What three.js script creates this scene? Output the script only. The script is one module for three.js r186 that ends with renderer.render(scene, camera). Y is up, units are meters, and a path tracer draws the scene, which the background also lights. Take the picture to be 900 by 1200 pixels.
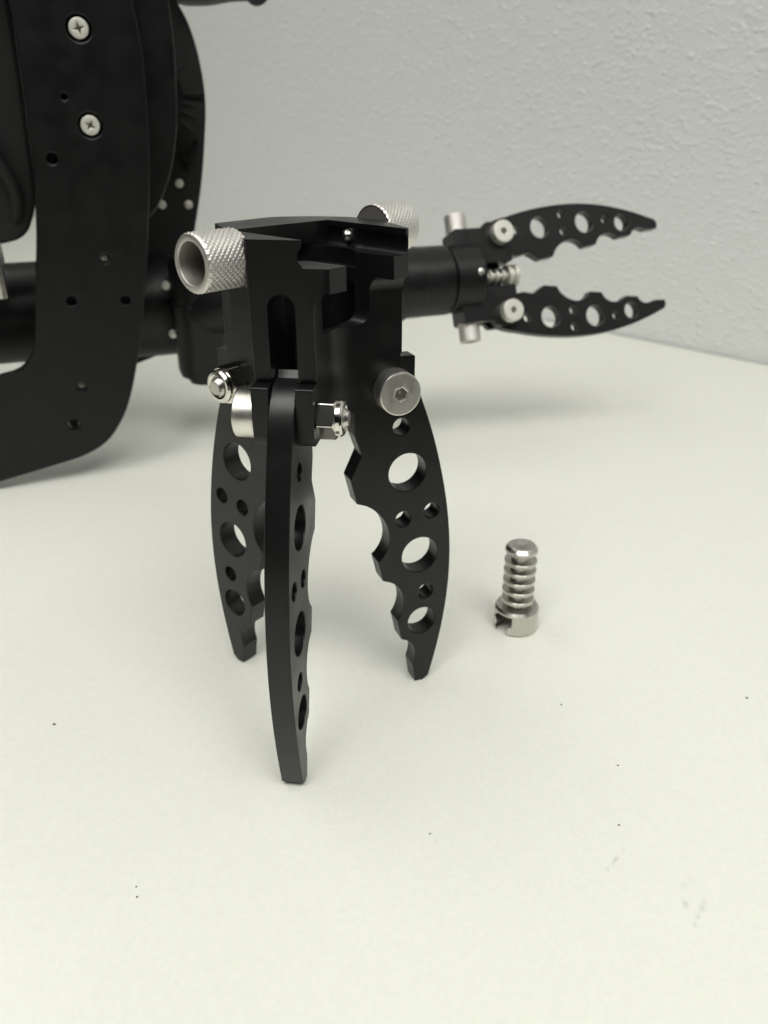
import * as THREE from 'three';
import { mergeGeometries, mergeVertices, toCreasedNormals } from 'three/addons/utils/BufferGeometryUtils.js';
import { RectAreaLightUniformsLib } from 'three/addons/lights/RectAreaLightUniformsLib.js';
import { Brush, Evaluator, ADDITION, SUBTRACTION, INTERSECTION } from 'three-bvh-csg';

// ---------------------------------------------------------------- camera, lights, exposure
// Shapes are written in millimetres and scaled to metres when a mesh is made.
const MM = 0.001;
const scene = new THREE.Scene();
scene.background = new THREE.Color(0, 0, 0);
const camera = new THREE.PerspectiveCamera(65.36, 3 / 4, 0.01, 30);
camera.position.set(0, 0.140, 0);
camera.rotation.set(-0.453, 0, 0);
camera.focus = 0.166;
camera.userData.fStop = 23;
scene.add(camera);

const renderer = new THREE.WebGLRenderer({ antialias: true });
renderer.toneMapping = THREE.LinearToneMapping;
renderer.toneMappingExposure = 0.96;
renderer.shadowMap.enabled = true;

RectAreaLightUniformsLib.init();
const LAMP = new THREE.Color(1.0, 0.997, 0.955);
// ceiling panels of the room: x, z (m), width, depth, intensity
const CEILING = 1.75;
const PANELS = [
  [0.6, 0.85, 0.9, 1.2, 3.75],
  [-0.55, 0.85, 0.9, 1.2, 4.0],
  [-0.8, -0.5, 0.6, 1.2, 0.5],
];
for (const [x, z, w, d, power] of PANELS) {
  const l = new THREE.RectAreaLight(LAMP, power, w, d);
  l.position.set(x, CEILING - 0.035, z);
  l.lookAt(x, 0, z);
  scene.add(l);
}

// ---------------------------------------------------------------- helpers
let seed = 7;
const rnd = () => { seed = (seed * 1664525 + 1013904223) >>> 0; return seed / 4294967296; };
const used = {};
function numbered(n) { const k = (used[n] = (used[n] ?? -1) + 1); return k ? `${n}_${String(k).padStart(3, '0')}` : n; }
const at = (x, y, z) => new THREE.Vector3(x * MM, y * MM, z * MM);
function thing(name, label, category, [x, y, z] = [0, 0, 0], turn = 0, group) {
  const o = new THREE.Group(); o.name = numbered(name); scene.add(o);
  o.position.copy(at(x, y, z)); o.rotation.y = turn;
  o.userData = { label, category }; if (group) o.userData.group = group;
  return o;
}
// box-projected uv in metres, on a geometry already in metres
function boxUV(g) {
  const p = g.attributes.position, n = g.attributes.normal, uv = new Float32Array(p.count * 2);
  for (let i = 0; i < p.count; i++) {
    const ax = Math.abs(n.getX(i)), ay = Math.abs(n.getY(i)), az = Math.abs(n.getZ(i));
    const x = p.getX(i), y = p.getY(i), z = p.getZ(i);
    const q = ax > ay && ax > az ? [z, y] : ay > az ? [x, z] : [x, y];
    uv[2 * i] = q[0]; uv[2 * i + 1] = q[1];
  }
  g.setAttribute('uv', new THREE.BufferAttribute(uv, 2));
  return g;
}
function metres(g, crease = 0.55) {
  let q = g.index ? g.toNonIndexed() : g.clone();
  for (const k of Object.keys(q.attributes)) if (!['position', 'normal'].includes(k)) q.deleteAttribute(k);
  q.clearGroups();
  if (crease) q = toCreasedNormals(q, crease);               // in millimetres: it joins points closer than a hundredth
  q.scale(MM, MM, MM);
  return boxUV(q);
}
function merge(list) {
  return mergeGeometries(list.map((g) => {
    const q = g.index ? g.toNonIndexed() : g.clone();
    for (const k of Object.keys(q.attributes)) if (!['position', 'normal'].includes(k)) q.deleteAttribute(k);
    q.clearGroups(); return q;
  }));
}
function mesh(name, g, m, parent = scene) {
  const o = new THREE.Mesh(g, m); o.name = parent === scene ? numbered(name) : name;
  o.castShadow = o.receiveShadow = true; parent.add(o); return o;
}
// a closed outline with rounded corners; each point [x, y, radius]
function outline(pts, r0 = 0) {
  const s = new THREE.Shape(), n = pts.length;
  for (let i = 0; i < n; i++) {
    const [ax, ay] = pts[(i + n - 1) % n], [x, y, rr] = pts[i], [bx, by] = pts[(i + 1) % n], r = rr ?? r0;
    const da = Math.hypot(ax - x, ay - y), db = Math.hypot(bx - x, by - y), k = Math.min(r, da * 0.49, db * 0.49);
    const p = [x + (ax - x) * k / da, y + (ay - y) * k / da], q = [x + (bx - x) * k / db, y + (by - y) * k / db];
    if (i === 0) s.moveTo(...p); else s.lineTo(...p);
    if (k > 0) s.quadraticCurveTo(x, y, ...q);
  }
  s.closePath(); return s;
}
function hole(s, x, y, r) { const p = new THREE.Path(); p.absarc(x, y, r, 0, Math.PI * 2, true); s.holes.push(p); }
function slab(s, depth, bevel = 0, curve = 12) {           // extruded along +z, from 0 to depth
  const g = new THREE.ExtrudeGeometry(s, bevel
    ? { depth: depth - 2 * bevel, bevelEnabled: true, bevelThickness: bevel, bevelSize: bevel, bevelOffset: -bevel, bevelSegments: 2, curveSegments: curve }
    : { depth, bevelEnabled: false, curveSegments: curve });
  if (bevel) g.translate(0, 0, bevel);
  return g;
}
const upright = (s, y0, y1) => slab(s, y1 - y0).rotateX(-Math.PI / 2).translate(0, y0, 0);   // plan shape (x, -z) raised from y0 to y1
function lathe(pts, seg = 64) { return new THREE.LatheGeometry(pts.map(([r, y]) => new THREE.Vector2(r, y)), seg); }
function box(x0, x1, y0, y1, z0, z1) { return new THREE.BoxGeometry(x1 - x0, y1 - y0, z1 - z0).translate((x0 + x1) / 2, (y0 + y1) / 2, (z0 + z1) / 2); }
const cyl = (r, h, seg = 48) => new THREE.CylinderGeometry(r, r, h, seg);
const evaluator = new Evaluator(); evaluator.attributes = ['position', 'normal']; evaluator.useGroups = false;
function brush(g) {
  let q = g.index ? g.clone() : mergeVertices(g.clone(), 1e-5);
  for (const k of Object.keys(q.attributes)) if (!['position', 'normal'].includes(k)) q.deleteAttribute(k);
  q.clearGroups(); const b = new Brush(q); b.updateMatrixWorld(); return b;
}
const combine = (a, list, op) => list.reduce((x, g) => evaluator.evaluate(x, brush(g), op), a);

// ---------------------------------------------------------------- procedural textures
function hash(ix, iy, s) { let h = (ix * 374761393 + iy * 668265263 + s * 974634777) | 0; h = Math.imul(h ^ (h >>> 13), 1274126177); h ^= h >>> 16; return (h >>> 0) / 4294967296; }
function tileNoise(x, y, n, s) {                             // value noise on n x n cells that repeats over [0, 1)
  const fx = x * n, fy = y * n, ix = Math.floor(fx), iy = Math.floor(fy), u = fx - ix, v = fy - iy;
  const a = u * u * (3 - 2 * u), b = v * v * (3 - 2 * v), w = (k) => ((k % n) + n) % n;
  const p = (i, j) => hash(w(ix + i), w(iy + j), s);
  return (p(0, 0) * (1 - a) + p(1, 0) * a) * (1 - b) + (p(0, 1) * (1 - a) + p(1, 1) * a) * b;
}
function texture(size, metresAcross, f, srgb) {
  const d = new Uint8Array(size * size * 4);
  for (let j = 0; j < size; j++) for (let i = 0; i < size; i++) {
    const c = f(i / size, j / size), k = 4 * (j * size + i);
    for (let q = 0; q < 3; q++) d[k + q] = Math.max(0, Math.min(255, Math.round(255 * (c.length ? c[q] : c) + hash(i, j, 99 + q) - 0.5)));
    d[k + 3] = 255;
  }
  const t = new THREE.DataTexture(d, size, size); t.wrapS = t.wrapT = THREE.RepeatWrapping;
  t.magFilter = THREE.LinearFilter; t.minFilter = THREE.LinearMipmapLinearFilter; t.generateMipmaps = true;
  if (srgb) t.colorSpace = THREE.SRGBColorSpace;
  t.repeat.set(1 / metresAcross, 1 / metresAcross); t.needsUpdate = true; return t;
}
const smooth = (a, b, x) => { const t = Math.max(0, Math.min(1, (x - a) / (b - a))); return t * t * (3 - 2 * t); };

// orange-peel wall paint: rounded drops of several sizes
function drops(x, y, n, s) {
  const fx = x * n, fy = y * n, ix = Math.floor(fx), iy = Math.floor(fy), w = (k) => ((k % n) + n) % n; let h = 0;
  for (let j = -1; j <= 1; j++) for (let i = -1; i <= 1; i++) {
    const a = w(ix + i), b = w(iy + j), px = ix + i + hash(a, b, s), py = iy + j + hash(a, b, s + 1), r = 0.35 + 0.55 * hash(a, b, s + 2), q = Math.max(0, 1.5 * hash(a, b, s + 3) - 0.5);
    const d = ((fx - px) ** 2 + (fy - py) ** 2) / (r * r);
    if (d < 1) h += q * (1 - d) * (1 - d);
  }
  return h;
}
const peel = texture(1024, 0.24, (x, y) => {
  const wx = x + 0.003 * (tileNoise(x, y, 50, 5) - 0.5), wy = y + 0.003 * (tileNoise(x, y, 50, 6) - 0.5);
  return 0.1 + 0.34 * drops(wx, wy, 62, 31) + 0.22 * drops(wx, wy, 110, 41) + 0.2 * tileNoise(x, y, 30, 3);
});
peel.repeat.set(1 / 0.31, 1 / 0.20);
// fine tooth of bead-blasted anodised aluminium
const toothRough = texture(512, 0.03, (x, y) => 0.68 + 0.24 * tileNoise(x, y, 7, 11) + 0.14 * tileNoise(x, y, 120, 12));
const toothBump = texture(512, 0.02, (x, y) => 0.5 * tileNoise(x, y, 90, 13) + 0.5 * tileNoise(x, y, 256, 14));
// black anodising with a little pale dust and a few rubbed spots
const dusty = texture(1024, 0.05, (x, y) => {
  let v = 0.066 + 0.012 * (tileNoise(x, y, 14, 51) - 0.5);
  const d = drops(x, y, 26, 52), h = hash(Math.floor(x * 1024), Math.floor(y * 1024), 53);
  if (h > 0.9988) v += 0.05 + 90 * (h - 0.9988);
  if (d > 0.93 && tileNoise(x, y, 300, 54) > 0.72) v += 0.05;
  return [v, v * 1.02, v * 1.06];
}, true);
// turned steel: fine scratches
const turned = texture(512, 0.02, (x, y) => 0.7 + 0.2 * tileNoise(x, y, 16, 15) + 0.2 * tileNoise(x * 1, y, 200, 16) - 0.1);
// laminate tabletop: faint mottling, grain, and a few rubbed grey marks
const SCUFFS = [[51.3, -122.6, 46.5, -117.2, 0.35, 0.10], [64.4, -110.0, 60.2, -104.4, 0.45, 0.06], [60.0, -109.3, 58.9, -107.4, 0.7, 0.07], [62.8, -115.3, 61.5, -113.0, 0.9, 0.03], [11.2, -124.8, 8.6, -123.2, 0.5, 0.05]];   // x, z to x, z (mm), width, depth of tone
const tableMap = texture(2048, 0.6, (x, y) => {
  const m = 0.008 * (tileNoise(x, y, 7, 21) - 0.5) + 0.016 * (tileNoise(x, y, 700, 23) - 0.5);
  let v = 0;
  for (const [ax, az, bx, bz, w, k] of SCUFFS) {
    const wrap = (q) => ((q % 600) + 600) % 600, cx = wrap(ax), cz = wrap(az), dx = bx - ax, dz = bz - az, px = x * 600 - cx, pz = y * 600 - cz;
    if (Math.abs(px) > 14 || Math.abs(pz) > 14) continue;
    const t = Math.max(0, Math.min(1, (px * dx + pz * dz) / (dx * dx + dz * dz))), d = Math.hypot(px - t * dx, pz - t * dz);
    v += k * smooth(w * 1.6, 0.1, d) * smooth(0.3, 0.7, tileNoise(x, y, 480, 61) * 0.7 + 0.3 * tileNoise(x, y, 160, 62));
  }
  return [0.903 + m - v, 0.906 + m - v, 0.868 + m - v];
}, true);

// ---------------------------------------------------------------- materials
const anodised = new THREE.MeshPhysicalMaterial({ color: 0xffffff, map: dusty, roughness: 0.4, roughnessMap: toothRough, bumpMap: toothBump, bumpScale: 0.000008, specularIntensity: 0.9 });
const anodisedArm = new THREE.MeshPhysicalMaterial({ color: 0xffffff, map: dusty, roughness: 0.46, roughnessMap: toothRough, specularIntensity: 0.7 });
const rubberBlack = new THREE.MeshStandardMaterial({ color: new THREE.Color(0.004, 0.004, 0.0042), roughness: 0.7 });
const steel = new THREE.MeshStandardMaterial({ color: new THREE.Color(0.60, 0.58, 0.54), metalness: 1, roughness: 0.38, roughnessMap: turned });
const headSteel = new THREE.MeshStandardMaterial({ color: new THREE.Color(0.76, 0.74, 0.69), metalness: 1, roughness: 0.48, roughnessMap: turned });
const knurlSteel = new THREE.MeshStandardMaterial({ color: new THREE.Color(0.76, 0.73, 0.69), metalness: 1, roughness: 0.48 });
const brightSteel = new THREE.MeshStandardMaterial({ color: new THREE.Color(0.72, 0.70, 0.65), metalness: 1, roughness: 0.16 });
const zinc = new THREE.MeshStandardMaterial({ color: new THREE.Color(0.74, 0.73, 0.66), metalness: 0.75, roughness: 0.55 });
const darkSteel = new THREE.MeshStandardMaterial({ color: new THREE.Color(0.22, 0.21, 0.19), metalness: 1, roughness: 0.4 });
const shadedBoreSteel = new THREE.MeshStandardMaterial({ color: new THREE.Color(0.36, 0.35, 0.31), metalness: 1, roughness: 0.6 });  // knob bore wall: shade of the deep hole put into the steel colour
const laminate = new THREE.MeshPhysicalMaterial({ color: 0xffffff, map: tableMap, roughness: 0.27, specularIntensity: 0.8 });
const wallPaint = new THREE.MeshStandardMaterial({ color: new THREE.Color(0.79, 0.80, 0.785), roughness: 0.5, bumpMap: peel, bumpScale: 0.0012 });
const ceilingPaint = new THREE.MeshStandardMaterial({ color: new THREE.Color(0.7, 0.7, 0.66), roughness: 0.9 });
const lampGlow = new THREE.MeshStandardMaterial({ color: 0xeeeeee, emissive: LAMP, emissiveIntensity: 3, roughness: 0.6 });
const lampMetal = new THREE.MeshStandardMaterial({ color: new THREE.Color(0.75, 0.75, 0.73), roughness: 0.5 });
const grime = new THREE.MeshStandardMaterial({ color: new THREE.Color(0.17, 0.155, 0.125), roughness: 0.9 });

// ---------------------------------------------------------------- setting: tabletop, wall, ceiling
{
  // the table stands against the wall, its right end just outside the frame
  const along = (a, q) => [207 + 676 * a - 737 * q, -(-550 + 737 * a + 676 * q), 3];
  const top = mesh('tabletop', metres(slab(outline([along(0.31, 0.002), along(0.31, 0.8), along(-2.2, 0.8), along(-2.2, 0.002)]), 30, 1).rotateX(-Math.PI / 2).translate(0, -30, 0), 0.4), laminate); top.userData.kind = 'structure';
  top.userData.label = 'cream white laminate tabletop under the robot parts';
  // the wall runs from near right to far left behind the table
  const dir = new THREE.Vector2(0.676, 0.737);
  const w = new THREE.BoxGeometry(3.2, 2.2, 0.1); w.translate(0, 0, -0.05);
  const uv = w.attributes.uv, pos = w.attributes.position;
  for (let i = 0; i < pos.count; i++) uv.setXY(i, pos.getX(i), pos.getY(i));
  const wall = mesh('wall', w, wallPaint);
  wall.position.set(0.2070 - dir.x * 0.4, 0.66, -0.550 - dir.y * 0.4);
  wall.rotation.y = Math.atan2(-dir.y, dir.x);
  wall.userData.kind = 'structure'; wall.userData.label = 'pale grey green wall with orange peel paint behind the table';
  const c = mesh('ceiling', metres(box(-2600, 2600, 1750, 1800, -1900, 3000), 0), ceilingPaint);
  c.userData.kind = 'structure';
}
PANELS.forEach(([x, z, w, d], i) => {
  const t = thing('ceiling_light', ['ceiling light panel above the right front of the table', 'ceiling light panel above the left front of the table', 'ceiling light panel above the robot arm'][i], 'ceiling light', [x * 1000, CEILING * 1000, z * 1000], 0, 'ceiling light panels');
  const W = w * 500, D = d * 500;
  mesh('frame', metres(merge([box(-W - 20, W + 20, -24, 0, -D - 20, -D), box(-W - 20, W + 20, -24, 0, D, D + 20), box(-W - 20, -W, -24, 0, -D, D), box(W, W + 20, -24, 0, -D, D)]), 0), lampMetal, t);
  mesh('diffuser', metres(box(-W, W, -18, -2, -D, D), 0), lampGlow, t);
});

// ---------------------------------------------------------------- gripper finger (radius from the axis, height), tip at height 0
const PIVOT = [17.64, 86.5];
function fingerShape() {
  const s = new THREE.Shape();
  s.moveTo(27.2, 0.3);
  s.lineTo(29.5, 0.1); s.lineTo(31.2, 1.3);
  s.bezierCurveTo(34.1, 12.2, 36.3, 24.5, 36.05, 37.5);
  s.bezierCurveTo(35.8, 52.5, 31.6, 69.5, 26.8, 81.5);
  s.bezierCurveTo(25.6, 85.2, 24.0, 92.6, 17.8, 94.2);
  // gear teeth round the pivot, towards the rack
  for (let k = 0; k < 5; k++) {
    const a0 = (98 + k * 19) * Math.PI / 180, p = (r, da) => [PIVOT[0] + r * Math.cos(a0 + da), PIVOT[1] + r * Math.sin(a0 + da)];
    s.lineTo(...p(7.6, 0)); s.lineTo(...p(9.2, 0.09)); s.lineTo(...p(9.2, 0.17)); s.lineTo(...p(7.6, 0.26));
  }
  s.lineTo(9.6, 82.0); s.lineTo(9.7, 74.9); s.lineTo(11.35, 70.3);
  s.quadraticCurveTo(11.4, 69.9, 11.2, 69.5); s.lineTo(8.75, 64.2); s.quadraticCurveTo(8.6, 63.9, 8.75, 63.5); s.lineTo(10.3, 57.4);
  s.lineTo(11.6, 56.9);
  s.bezierCurveTo(15.4, 55.6, 18.9, 50.8, 18.9, 46.6); s.bezierCurveTo(18.9, 43.6, 17.4, 41.6, 15.9, 40.3);
  s.lineTo(17.3, 34.5); s.lineTo(18.6, 33.9);
  s.bezierCurveTo(21.4, 33.0, 23.2, 29.8, 23.2, 26.7); s.bezierCurveTo(23.2, 24.5, 22.4, 22.9, 21.5, 21.4);
  s.lineTo(22.9, 15.2); s.lineTo(23.9, 14.7);
  s.bezierCurveTo(25.6, 14.0, 26.95, 11.8, 26.95, 9.6); s.bezierCurveTo(26.95, 8.0, 26.6, 7.0, 26.3, 6.2);
  s.lineTo(26.4, 5.4); s.closePath();
  for (const [x, y, r] of [[21.43, 75.8, 2.1], [23.35, 63.9, 4.9], [22.55, 51.35, 2.1], [30.25, 52.5, 2.1], [27.4, 40.35, 4.95], [29.4, 29.0, 2.15], [28.6, 20.05, 3.95]]) hole(s, x, y, r);
  return s;
}
const FINGER_T = 5.2;
// thickness along x, radius along z
const fingerGeo = metres(slab(fingerShape(), FINGER_T, 0.22, 36).translate(-PIVOT[0], -PIVOT[1], -FINGER_T / 2).rotateY(-Math.PI / 2), 0.3);

// ---------------------------------------------------------------- fasteners (axis along +x, outward)
const headGeo = (() => {                                         // cylindrical head with a hex socket, seat at x = 0
  const s = new THREE.Shape(); s.absarc(0, 0, 4.9, 0, Math.PI * 2);
  const p = new THREE.Path(); for (let k = 0; k < 6; k++) p[k ? 'lineTo' : 'moveTo'](1.5 * Math.cos(k * Math.PI / 3 + 0.3), 1.5 * Math.sin(k * Math.PI / 3 + 0.3)); p.closePath();
  s.holes.push(p);
  const rim = slab(s, 4.6, 0.3, 48);
  const floor = cyl(1.9, 0.5, 24).rotateX(Math.PI / 2).translate(0, 0, 0.6);
  return { rim: metres(rim.rotateY(Math.PI / 2), 0.3), floor: metres(floor.rotateY(Math.PI / 2), 0.4) };
})();
const nutGeo = (() => {                                          // hex nut with a domed collar
  const R = 4.05, pts = [];
  const hex = outline(Array.from({ length: 6 }, (_, k) => [R * Math.cos(k * Math.PI / 3 + 0.09), R * Math.sin(k * Math.PI / 3 + 0.09)]), 0.25);
  let b = brush(slab(hex, 3.5));
  b = combine(b, [lathe([[0, -0.1], [3.55, -0.1], [4.3, 0.55], [4.3, 2.9], [3.4, 3.6], [0, 3.6]], 48).rotateX(Math.PI / 2)], INTERSECTION);
  const collar = lathe([[2.2, 3.4], [3.35, 3.4], [3.35, 4.3], [3.0, 4.75], [2.5, 4.8], [2.2, 4.55], [2.2, 3.4]], 48).rotateX(Math.PI / 2);
  return { hex: metres(merge([b.geometry, collar]).rotateY(Math.PI / 2), 0.45) };
})();
const boltEndGeo = metres(lathe([[0, -8], [1.95, -8], [1.95, 3.0], [1.75, 3.2], [1.95, 3.5], [1.75, 3.8], [1.95, 4.1], [1.75, 4.4], [1.95, 4.7], [1.6, 5.1], [1.35, 5.6], [0, 5.65]].map(([r, y]) => [r, y]), 32).rotateX(Math.PI / 2).rotateY(Math.PI / 2), 0.6);
function knobGeometry(knurled) {                                  // axis along +x, inner face at x = 0
  const L = 10.2, R = 5.55, ri = 4.0, NU = knurled ? 30 * 8 : 64, NV = knurled ? 72 : 8, pos = [], idx = [];
  const pitch = 2 * Math.PI * R / 30;
  for (let j = 0; j <= NV; j++) for (let i = 0; i <= NU; i++) {
    const a = i / NU * Math.PI * 2, x = j / NV * L, arc = a * R;
    const tri = (q) => Math.abs(((q % 1) + 1) % 1 - 0.5) * 2;
    let h = knurled ? Math.min(tri((arc + x * 1.0) / pitch), tri((arc - x * 1.0) / pitch)) : 0.6;
    h = Math.min(h, 0.75) / 0.75;
    const edge = Math.min(1, Math.min(x, L - x) / 0.7);
    const r = (R - 0.15 + 0.15 * h) - 0.3 * (1 - edge) * (1 - edge);
    pos.push(x, r * Math.cos(a), r * Math.sin(a));
    if (i < NU && j < NV) { const k = j * (NU + 1) + i; idx.push(k, k + 1, k + NU + 1, k + 1, k + NU + 2, k + NU + 1); }
  }
  const g = new THREE.BufferGeometry(); g.setAttribute('position', new THREE.Float32BufferAttribute(pos, 3)); g.setIndex(idx); g.computeVertexNormals();
  const rim = lathe([[5.1, 10.2], [4.95, 10.32], [ri + 0.12, 10.32], [ri, 10.2], [ri, 9.9]], 64).rotateZ(-Math.PI / 2);
  const back = lathe([[0, 0], [4.9, 0]], 64).rotateZ(-Math.PI / 2);
  return metres(merge([g, rim, back]), 0);
}
const knobGeo = knobGeometry(true);
const plugGeo = metres(lathe([[0, 1], [3.2, 1], [3.2, 4.6], [2.9, 4.9], [0, 4.9]], 48).rotateZ(-Math.PI / 2), 0.5);  // dark plug added deep inside the knob bore
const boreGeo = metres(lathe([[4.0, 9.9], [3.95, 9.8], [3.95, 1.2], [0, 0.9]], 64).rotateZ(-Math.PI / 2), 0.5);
const knob = (parent) => { const k = mesh('knurled_knob', knobGeo, knurlSteel, parent); mesh('bore', boreGeo, shadedBoreSteel, k); mesh('dark_plug', plugGeo, anodised, k); return k; };

// ---------------------------------------------------------------- body of the three-finger gripper
const HALF = 6.25, FACE = 19.8, D2 = Math.PI / 180;
function bodyGeometry() {
  const plan = (A, r, t, rad) => [r * Math.sin(A) + t * Math.cos(A), -(r * Math.cos(A) - t * Math.sin(A)), rad];
  const lobes = [], third = Math.PI * 2 / 3;
  for (let k = 0; k < 3; k++) {
    const A = k * third;
    lobes.push(plan(A, FACE, -HALF, 0.35), plan(A, FACE, HALF, 0.35), plan(A + third / 2, HALF / Math.sin(third / 2), 0, 5.5));
  }
  const ring = [];
  for (let q = 0; q < 180; q++) {
    const a = q * 2 * D2, off = Math.abs(((a + third / 2) % third) - third / 2);
    let r = Math.min(22, FACE / Math.cos(off));
    const cut = Math.cos(a - Math.PI / 3); if (cut > 0) r = Math.min(r, 18 / cut);
    const flat = Math.cos(a + Math.PI / 3); if (flat > 0) r = Math.min(r, 15.35 / flat);
    ring.push([r * Math.sin(a), -r * Math.cos(a), 0]);
  }
  let b = brush(upright(outline(lobes), 82, 120.6));
  b = combine(b, [upright(outline(ring), 111.3, 120.9)], ADDITION);
  for (let k = 0; k < 3; k++) {
    const A = k * third;
    // flare under the collar, and the foot that carries the pivot
    const f = new THREE.Shape(); 
    if (k === 1) { f.moveTo(-8.9, 111.6); f.quadraticCurveTo(-6.2, 111.0, -6.2, 107.4); f.lineTo(0, 107.4); f.lineTo(0, 111.6); }
    else { f.moveTo(0, 111.6); f.lineTo(0, 107.4); f.lineTo(6.2, 107.4); f.quadraticCurveTo(6.2, 111.0, 8.9, 111.6); } f.closePath();
    const foot = outline([[10, 81.7, 0], [22.4, 81.7, 0.8], [22.9, 83, 0.6], [22.9, 93.7, 0.5], [19, 93.9, 0], [10, 93.9, 0]]);
    b = combine(b, [slab(f, FACE - 10 - 0.03).translate(0, 0, 10).rotateY(A), slab(foot, 2 * (HALF - 0.02)).translate(0, 0, -HALF + 0.02).rotateY(-Math.PI / 2).rotateY(A)], ADDITION);
  }
  const cuts = [];
  for (let k = 0; k < 3; k++) {
    const A = k * third, s = new THREE.Shape();
    s.moveTo(-2.75, 78); s.lineTo(2.75, 78); s.lineTo(2.75, 108.3); s.absarc(0, 108.3, 2.75, 0, Math.PI, false); s.closePath();
    cuts.push(slab(s, 25).translate(0, 0, 4).rotateY(A));
    // shallow groove across the lobe just above the foot
    cuts.push(box(-8, 8, 93.75, 94.5, FACE - 0.45, FACE + 3).rotateY(A));
  }
  cuts.push(cyl(7.2, 60).translate(0, 92, 0));
  cuts.push(cyl(11, 4).translate(0, 114.6, 0));
  const u = Math.PI / 3;                                           // the side the mount slides in from
  const t = new THREE.Shape();
  t.moveTo(-13.2, 130); t.lineTo(-13.2, 119.7); t.quadraticCurveTo(-13.9, 119.3, -13.9, 118.0); t.quadraticCurveTo(-13.9, 116.4, -13, 115.9);
  t.lineTo(13, 115.9); t.quadraticCurveTo(13.9, 116.4, 13.9, 118.0); t.quadraticCurveTo(13.9, 119.3, 13.2, 119.7); t.lineTo(13.2, 130); t.closePath();
  cuts.push(slab(t, 40).translate(0, 0, -7).rotateY(54 * D2));
  cuts.push(box(4.4, 13, 115.9, 130, 9, 30));                      // blunt end of the near rail
  const w = outline([[-7.4, 130, 0], [7.4, 130, 0], [7.4, 101.4, 3.2], [-7.4, 101.4, 3.2]]);
  cuts.push(slab(w, 40).translate(0, 0, 0).rotateY(u));
  b = combine(b, cuts, SUBTRACTION);
  return metres(b.geometry, 0.5);
}

const GROUP_POS = [-16.66, 0, -172.34], GROUP_TURN = -0.1454;
const gripper = thing('robot_gripper', 'black three-fingered gripper standing upright on its finger tips in front', 'robot gripper', GROUP_POS, GROUP_TURN);
mesh('body', bodyGeometry(), anodised, gripper);
const lean = [-0.016, 0.012, -0.014];                                    // how far each finger has swung about its pivot
for (let k = 0; k < 3; k++) {
  const A = k * Math.PI * 2 / 3, place = (o, r, y, t) => { o.position.copy(at(r * Math.sin(A) + t * Math.cos(A), y, r * Math.cos(A) - t * Math.sin(A))); o.rotation.set(0, A, 0); };
  const f = mesh('finger', fingerGeo, anodised, gripper); place(f, PIVOT[0], PIVOT[1], 0); f.rotation.order = 'YXZ'; f.rotation.x = lean[k];
  const h = mesh('bolt_head', headGeo.rim, headSteel, gripper); place(h, PIVOT[0], PIVOT[1], -HALF - 0.02); h.rotation.y += Math.PI; h.rotation.order = 'YXZ';
  mesh('hex_socket', headGeo.floor, h.material, h);
  const n = mesh('lock_nut', nutGeo.hex, brightSteel, gripper); place(n, PIVOT[0], PIVOT[1], HALF + 0.02);
  mesh('bolt_end', boltEndGeo, steel, n); n.scale.set(1.08, 1.14, 1.14);
}
for (const s of [1, -1]) {                                         // the two pull knobs, on opposite sides of the channel
  const A = -33 * D2 + (s < 0 ? Math.PI : 0);
  const stem = mesh('pin', metres(lathe([[0, -5], [0.7, -4.8], [1.3, -4], [1.3, 5], [0, 5]], 32).rotateZ(-Math.PI / 2).translate(2.7, 0, 0), 0.7), steel, gripper);
  stem.rotation.y = A - Math.PI / 2; stem.position.copy(at(14.3 * Math.sin(A), 118.1, 14.3 * Math.cos(A)));
  const k = knob(gripper); k.rotation.y = A - Math.PI / 2;
  const r0 = s > 0 ? 17.9 : 21.3; k.position.copy(at(r0 * Math.sin(A), s > 0 ? 116.9 : 118.6, r0 * Math.cos(A)));
}

// ---------------------------------------------------------------- loose rack pin standing on the table
const ringRod = (n, r, rg, pitch, y0) => {                         // stacked square-edged rings above y0
  const p = [[0, y0], [rg, y0]];
  for (let k = 0; k < n; k++) {
    const y = y0 + 1.9 + k * pitch;
    p.push([rg, y], [r - 0.1, y + 0.03], [r, y + 0.13], [r, y + 1.12], [r - 0.08, y + 1.2], [rg, y + 1.22]);
  }
  return p;
};
{
  const t = thing('rack_pin', 'small stainless steel pin with ringed shaft and slotted base standing on the tabletop', 'metal pin', [40.7, 0, -207.3], 0);
  let b = brush(lathe([[0, 0.05], [6.35, 0.05], [6.75, 0.45], [6.75, 7.2], [6.2, 7.95], [5.3, 8.0], [5.15, 7.75], [0, 7.75]], 96));
  // T-slot cut through the base, open towards the left
  const s = new THREE.Shape();
  s.moveTo(-2.2, -1); s.lineTo(-2.2, 0.9); s.lineTo(-3.0, 1.7); s.lineTo(-2.2, 2.5); s.lineTo(-2.2, 3.6); s.lineTo(-3.4, 4.6); s.lineTo(-3.4, 5.0); s.lineTo(-1.6, 6.6); s.lineTo(3.4, 6.6); s.lineTo(3.4, 3.4); s.lineTo(2.2, 2.6); s.lineTo(2.2, -1); s.closePath();
  b = combine(b, [slab(s, 20).translate(0, 0, -2).rotateY(-50 * D2)], SUBTRACTION);
  mesh('slotted_base', metres(b.geometry, 0.4), steel, t);
  const p = ringRod(5, 4.85, 2.9, 3.25, 7.6);
  p.push([2.9, 26.0], [4.6, 26.1], [4.85, 26.4], [4.85, 27.35], [4.05, 28.3], [3.9, 28.38], [1.2, 28.4], [0.9, 28.3], [0, 28.3]);
  mesh('ringed_shaft', metres(lathe(p, 96), 0.35), steel, t);
}

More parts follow.
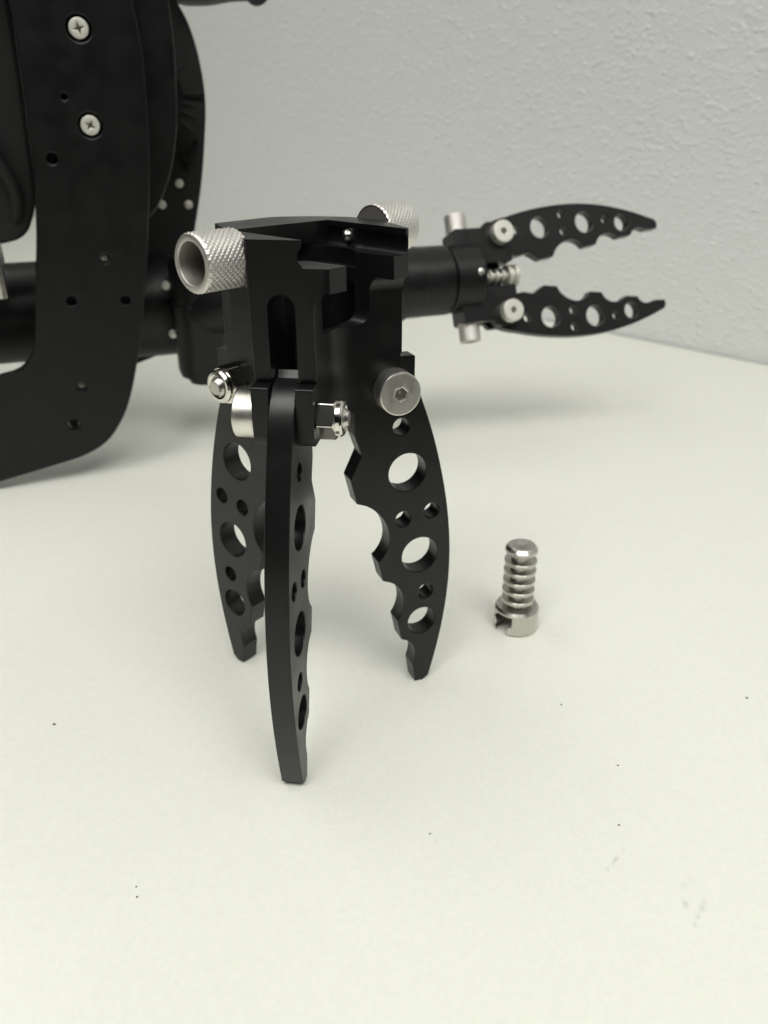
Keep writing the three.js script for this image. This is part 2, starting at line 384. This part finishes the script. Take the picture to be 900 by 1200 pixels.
// ---------------------------------------------------------------- second gripper, two fingers, on the wrist of the arm
const e1 = new THREE.Vector3(0.941, 0.006, -0.337).normalize(), e2 = new THREE.Vector3(-0.139, 0.918, -0.372);
e2.addScaledVector(e1, -e2.dot(e1)).normalize();
const e3 = new THREE.Vector3().crossVectors(e1, e2);
const O2 = new THREE.Vector3(52.27, 77.06, -375.25);
{
  const t = thing('robot_gripper', 'black two-fingered gripper with open jaws mounted on the robot arm wrist', 'robot gripper');
  t.position.copy(O2).addScaledVector(e1, 86.5).multiplyScalar(MM);
  t.quaternion.setFromRotationMatrix(new THREE.Matrix4().makeBasis(e3.clone().negate(), e1.clone().negate(), e2));
  const prong = outline([[5.2, 81.7, 1], [22.4, 81.7, 1], [22.9, 84, 1], [22.9, 93, 1], [20.5, 94.5, 1], [20.5, 109, 1.5], [-20.5, 109, 1.5], [-20.5, 94.5, 1], [-22.9, 93, 1], [-22.9, 84, 1], [-22.4, 81.7, 1], [-5.2, 81.7, 1], [-5.2, 103, 2], [5.2, 103, 2]]);
  let b = brush(slab(prong, 12.6).translate(0, 0, -6.3).rotateY(-Math.PI / 2));
  b = combine(b, [box(2.9, 6.2, 84, 102, -8, 8)], ADDITION);
  b = combine(b, [box(-2.75, 2.75, 78, 99, 5.5, 30), box(-2.75, 2.75, 78, 99, -30, -5.5)], SUBTRACTION);
  mesh('body', metres(b.geometry, 0.5), anodised, t);
  mesh('mount_ring', metres(lathe([[0, 0], [13.2, 0], [13.8, 0.7], [13.8, 6], [0, 6]], 64).translate(0, 104, 0), 0.5), anodised, t);
  for (const s of [1, -1]) {
    const f = mesh('finger', fingerGeo, anodised, t); f.position.copy(at(0, PIVOT[1], s * 17.4)); f.rotation.order = 'YXZ'; f.rotation.set(0.113, s > 0 ? 0 : Math.PI, 0);
    const h = mesh('bolt_head', headGeo.rim, zinc, t); h.position.copy(at(-6.32, PIVOT[1], s * 17.4)); h.rotation.y = Math.PI;
    mesh('hex_socket', headGeo.floor, h.material, h);
    const n = mesh('lock_nut', nutGeo.hex, brightSteel, t); n.position.copy(at(6.32, PIVOT[1], s * 17.4));
    const k = knob(t); k.position.copy(at(0, 104.5, s * 19.5)); k.rotation.y = s > 0 ? -Math.PI / 2 : Math.PI / 2; k.scale.setScalar(0.86);
  }
  const p = ringRod(6, 3.5, 1.9, 3.2, 0);
  p.push([1.9, 20.6], [4.9, 20.7], [4.9, 22.0], [3.6, 22.2], [3.6, 23.8], [4.9, 24.0], [4.9, 25.6], [4.2, 26.2], [0, 26.2]);
  mesh('rack_rod', metres(lathe(p, 48), 0.35).rotateX(Math.PI).translate(0, 0.1035, 0), zinc, t);
}

// ---------------------------------------------------------------- the robot arm at the left
const ARM_TURN = 20 * D2, ARM_POS = [-130, 0, -320];
const arm = thing('robot', 'large black robot arm with drilled side plates standing at the left', 'robot', ARM_POS, ARM_TURN);
const local = (x, y, z) => arm.worldToLocal(new THREE.Vector3(x * MM, y * MM, z * MM)).divideScalar(MM);
arm.updateMatrixWorld(true);
const screwGeo = (() => {                                        // countersunk screw with a star recess, facing +z
  const s = new THREE.Shape(); s.absarc(0, 0, 3.35, 0, Math.PI * 2);
  const p = new THREE.Path();
  for (let k = 0; k < 8; k++) { const r = k % 2 ? 0.7 : 2.15, a = k * Math.PI / 4 + 0.2; p[k ? 'lineTo' : 'moveTo'](r * Math.cos(a), r * Math.sin(a)); } p.closePath(); s.holes.push(p);
  return { head: metres(slab(s, 3.4, 0.35, 32).translate(0, 0, -2), 0.4), floor: metres(cyl(2.5, 0.3, 24).rotateX(Math.PI / 2).translate(0, 0, -1.9), 0.4) };
})();
const tinyScrewGeo = metres(merge([lathe([[0, 0.9], [0.7, 0.9], [1.7, 0.6], [2.0, 0], [0, -0.5]].reverse(), 24).rotateX(Math.PI / 2)]), 0.6);
{
  const s = outline([[-52, 0.05, 4], [-34.1, 3.9, 8], [1.1, 10.7, 14], [11.7, 16.0, 10], [20.4, 27.8, 8], [25.3, 40.5, 10], [30.4, 58.4, 12], [35.8, 82.3, 16], [43.4, 129.7, 22], [44.9, 163.8, 18], [43.1, 180, 10], [38, 208, 16], [22, 236, 18], [-10, 250, 10], [-60, 254, 4],
    [-60, 236, 4], [-20, 232, 14], [-4, 212, 14], [2.8, 177.9, 14], [1.4, 135.8, 14], [-1, 109.6, 14], [-9.8, 63.5, 8], [-11.9, 56.7, 6], [-17.3, 50.2, 6], [-25.5, 48.6, 6], [-60, 43, 4], [-60, 0.05, 4]]);
  const holes = [[15.2, 148.8, 1.15], [7.7, 128.3, 1.9], [21.0, 92.1, 2.0], [6.1, 76.5, 1.9], [26.6, 75.4, 1.9], [4.5, 41.6, 2.0], [-1.1, 25.4, 2.3], [23.6, 170.3, 4.3], [22.8, 139.4, 4.3]];
  for (const [x, y, r] of holes) hole(s, x, y, r);
  const plate = mesh('side_plate', metres(slab(s, 6, 0.6, 24).translate(0, 0, -6), 0.3), anodisedArm, arm);
  for (const [x, y] of [[23.6, 170.3], [22.8, 139.4]]) {
    const k = mesh('screw', screwGeo.head, zinc, plate); k.position.copy(at(x, y, -1.3));
    k.userData.label = 'bright cross-recessed screw'; k.rotation.z = x;
    mesh('screw_recess', screwGeo.floor, zinc, plate).position.copy(at(x, y, -1.5));
  }
  for (const [x, y, z] of [[20.7, 92.5, -2.2], [4.4, 41.6, -2.6]]) mesh('set_screw', tinyScrewGeo, darkSteel, plate).position.copy(at(x, y, z));
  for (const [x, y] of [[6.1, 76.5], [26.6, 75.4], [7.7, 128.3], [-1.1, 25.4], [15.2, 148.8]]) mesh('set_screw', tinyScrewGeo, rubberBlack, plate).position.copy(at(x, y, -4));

  // motor housing behind the side plate: a curved band
  const h = outline([[-40, 250, 6], [34, 236, 30], [52, 212, 20], [56.8, 183, 16], [57.4, 166, 12], [56.3, 148, 12], [54.2, 132, 12], [49, 117, 10], [42, 106, 8], [30, 100, 4], [12, 104, 6], [4, 130, 10], [6, 180, 14], [-10, 222, 14], [-40, 228, 6]]);
  mesh('motor_housing', metres(slab(h, 20, 0.6, 24).translate(0, 0, -28), 0.3), anodisedArm, arm);
  mesh('hub', metres(cyl(13, 24, 48).rotateX(Math.PI / 2).translate(48.5, 150.6, -41), 0.5), anodisedArm, arm);
  // round dark drum seen through the C of the plate
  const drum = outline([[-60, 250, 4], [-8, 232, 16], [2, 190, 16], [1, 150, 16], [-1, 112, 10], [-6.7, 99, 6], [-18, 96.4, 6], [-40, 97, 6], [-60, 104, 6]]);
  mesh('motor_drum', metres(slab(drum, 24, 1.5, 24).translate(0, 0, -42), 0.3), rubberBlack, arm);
  mesh('cable', metres(new THREE.TubeGeometry(new THREE.CatmullRomCurve3([[-24, 150, -15], [-16, 142, -12], [-12, 128, -12], [-8, 118, -14], [-9, 108, -18], [-16, 103, -26]].map((q) => new THREE.Vector3(...q))), 40, 2.6, 12), 0.8), rubberBlack, arm);
  const pinG = merge([lathe([[0, 74], [2.1, 74], [2.4, 75], [2.4, 88], [3.6, 88.4], [3.6, 95], [0, 95]], 32)]);
  mesh('shaft', metres(pinG.translate(-21.2, 0, -30), 0.5), steel, arm);

  // rear plate with its screws and ribs
  const r = outline([[20, 30, 4], [46, 38, 8], [56, 64, 14], [62.6, 86.8, 12], [65.8, 98.3, 8], [69.7, 113.2, 10], [72.4, 127.6, 10], [75, 145, 12], [75.2, 155.3, 10], [73.7, 168.5, 10], [70.5, 180, 8], [65.5, 188.5, 6], [62, 206, 14], [40, 240, 20], [-20, 252, 6], [-20, 200, 4], [20, 180, 10]]);
  const rear = mesh('rear_plate', metres(slab(r, 6, 0.4, 24).translate(0, 0, -66), 0.3), rubberBlack, arm);
  for (const [x, y] of [[51, 106.3], [59.8, 115.2], [63, 105.9]]) { const k = mesh('screw', tinyScrewGeo, zinc, rear); k.position.copy(at(x, y, -59.8)); }
  for (const [a, b] of [[[62, 150.6], [74.4, 151.5]], [[59, 134], [64, 124]], [[64, 121], [69.5, 133]]]) {
    const dx = b[0] - a[0], dy = b[1] - a[1], len = Math.hypot(dx, dy);
    const g = metres(box(0, len, -0.9, 0.9, -1.6, 1.6), 0.4); const m = mesh('rib', g, anodisedArm, rear); m.position.copy(at(a[0], a[1], -59.4)); m.rotation.z = Math.atan2(dy, dx);
  }
  for (let k = 0; k < 7; k++) {                                     // cooling fins standing out of the housing rim
    const fin = mesh('fin', metres(slab(outline([[0, -0.7], [9, -0.7], [9, 0.7], [0, 0.7]], 0.3), 16), 0.3), rubberBlack, arm);
    const a = (-38 + k * 14) * D2; fin.position.copy(at(48.5 + 13 * Math.cos(a), 150.6 + 13 * Math.sin(a), -50)); fin.rotation.z = a;
  }
  // link that leaves the frame at the top
  const up = outline([[40, 240, 6], [62, 200, 10], [66, 187.4, 4], [72, 186.2, 2], [82, 186.6, 3], [92, 188.6, 3], [108, 189.6, 4], [120, 194, 6], [122, 214, 6], [80, 232, 10]]);
  const link = mesh('upper_link', metres(slab(up, 22, 1, 8).translate(0, 0, -72), 0.4), rubberBlack, arm);
  for (const x of [87.7, 98.8]) mesh('link_bolt', metres(merge([cyl(x > 90 ? 4.6 : 2.6, 5, 24).rotateX(Math.PI / 2)]), 0.5), rubberBlack, link).position.copy(at(x, x > 90 ? 189.6 : 189.2, -48.5));

  // forearm lying level behind the plates
  const fa = lathe([[0, 0], [18, 0], [24, 4], [25, 10], [25, 66], [22.5, 68], [22.5, 112], [25, 114], [25, 170], [0, 172]], 64).rotateZ(-Math.PI / 2);
  mesh('forearm', metres(fa.translate(-120, 60.5, -66), 0.45), anodisedArm, arm);

  // upright wrist joint and the tube that carries the second gripper
  const j = local(-85, 0, -372);
  const joint = mesh('wrist_joint', metres(lathe([[0, 29], [7.5, 29], [7.9, 29.6], [8.6, 32], [11.4, 32.6], [12.4, 36], [12.4, 52], [12.9, 53], [12.9, 66], [12.2, 67], [12.2, 84], [11, 86.5], [0, 86.5]], 40).translate(j.x, 0, j.z), 0.5), anodisedArm, arm);
  for (const [x, y, z] of [[-97.8, 74.7, -366], [-97, 52.9, -366]]) { const q = local(x, y, z); const k = mesh('screw', tinyScrewGeo, zinc, joint); k.position.copy(at(q.x, q.y, q.z)); k.rotation.y = -0.4; }
  const along = (u, v, r) => { // tube between two world points, radius profile r
    const a = local(...u), b = local(...v), d = new THREE.Vector3().subVectors(b, a), g = lathe(r(d.length()), 64);
    g.applyQuaternion(new THREE.Quaternion().setFromUnitVectors(new THREE.Vector3(0, 1, 0), d.clone().normalize())); g.translate(a.x, a.y, a.z); return g;
  };
  const P = (q) => [O2.x - e1.x * q, O2.y - e1.y * q, O2.z - e1.z * q];
  const tube = mesh('wrist_tube', metres(along(P(82), P(26.6), (n) => [[0, 0], [16.3, 0], [16.3, 33], [15.2, 33.4], [15.2, 41], [15.0, 41.2], [15.0, n - 1], [14.2, n], [0, n]]), 0.4), anodisedArm, arm);
  mesh('wrist_collar', metres(along(P(26), P(12.2), (n) => [[0, 0], [14.2, 0], [14.7, 0.6], [14.7, n - 0.8], [14.0, n], [0, n]]), 0.4), anodisedArm, arm);
  mesh('elbow_block', metres(merge([along(P(70), [-88, 62, -372], (n) => [[0, 0], [17, 0], [17, 20], [12, 24], [12, n], [0, n]])]), 0.4), anodisedArm, arm);
  { const q = P(15.5); const w = new THREE.Vector3(...q).addScaledVector(e3, 14.65).addScaledVector(e2, -0.5); const lq = local(w.x, w.y, w.z); const k = mesh('set_screw', tinyScrewGeo, steel, tube); k.position.copy(at(lq.x, lq.y, lq.z)); k.quaternion.copy(arm.quaternion.clone().invert().multiply(new THREE.Quaternion().setFromRotationMatrix(new THREE.Matrix4().makeBasis(e1, e2, e3)))); k.scale.setScalar(0.8); }
}

// ---------------------------------------------------------------- specks of dirt on the tabletop
[[-85.4, -161.8, 0.45, 'dark speck of dirt on the tabletop, left of the front gripper finger'],
  [-50.5, -112.9, 0.22, 'tiny speck of dirt on the tabletop, farther of a pair at lower left'],
  [-49.7, -110.5, 0.26, 'tiny speck of dirt on the tabletop, nearer of a pair at lower left'],
  [10.1, -126.4, 0.26, 'tiny speck of dirt on the tabletop below the right gripper finger'],
  [47.5, -169.6, 0.3, 'tiny speck of dirt on the tabletop, in front of the steel pin'],
  [56.7, -147.1, 0.28, 'tiny speck of dirt at lower right, farther of two in line'],
  [52.1, -128.8, 0.28, 'tiny speck of dirt at lower right, nearer of two in line'],
  [98.3, -172.4, 0.4, 'dark speck of dirt on the tabletop at the right edge of the photo']].forEach(([x, z, r, label]) => {
  const g = new THREE.IcosahedronGeometry(r * 0.8, 1), p = g.attributes.position;
  for (let i = 0; i < p.count; i++) { const q = 0.8 + 0.4 * hash(Math.round(p.getX(i) * 99), Math.round(p.getY(i) * 99 + p.getZ(i) * 37), 3); p.setXYZ(i, p.getX(i) * q * 1.25, p.getY(i) * q * 0.5, p.getZ(i) * q); }
  const o = mesh('dirt_speck', metres(g, 0.8), grime); o.position.copy(at(x, r * 0.35, z)); o.rotation.y = x;
  o.userData = { label, category: 'speck', group: 'specks of dirt on the tabletop' };
});

renderer.render(scene, camera);
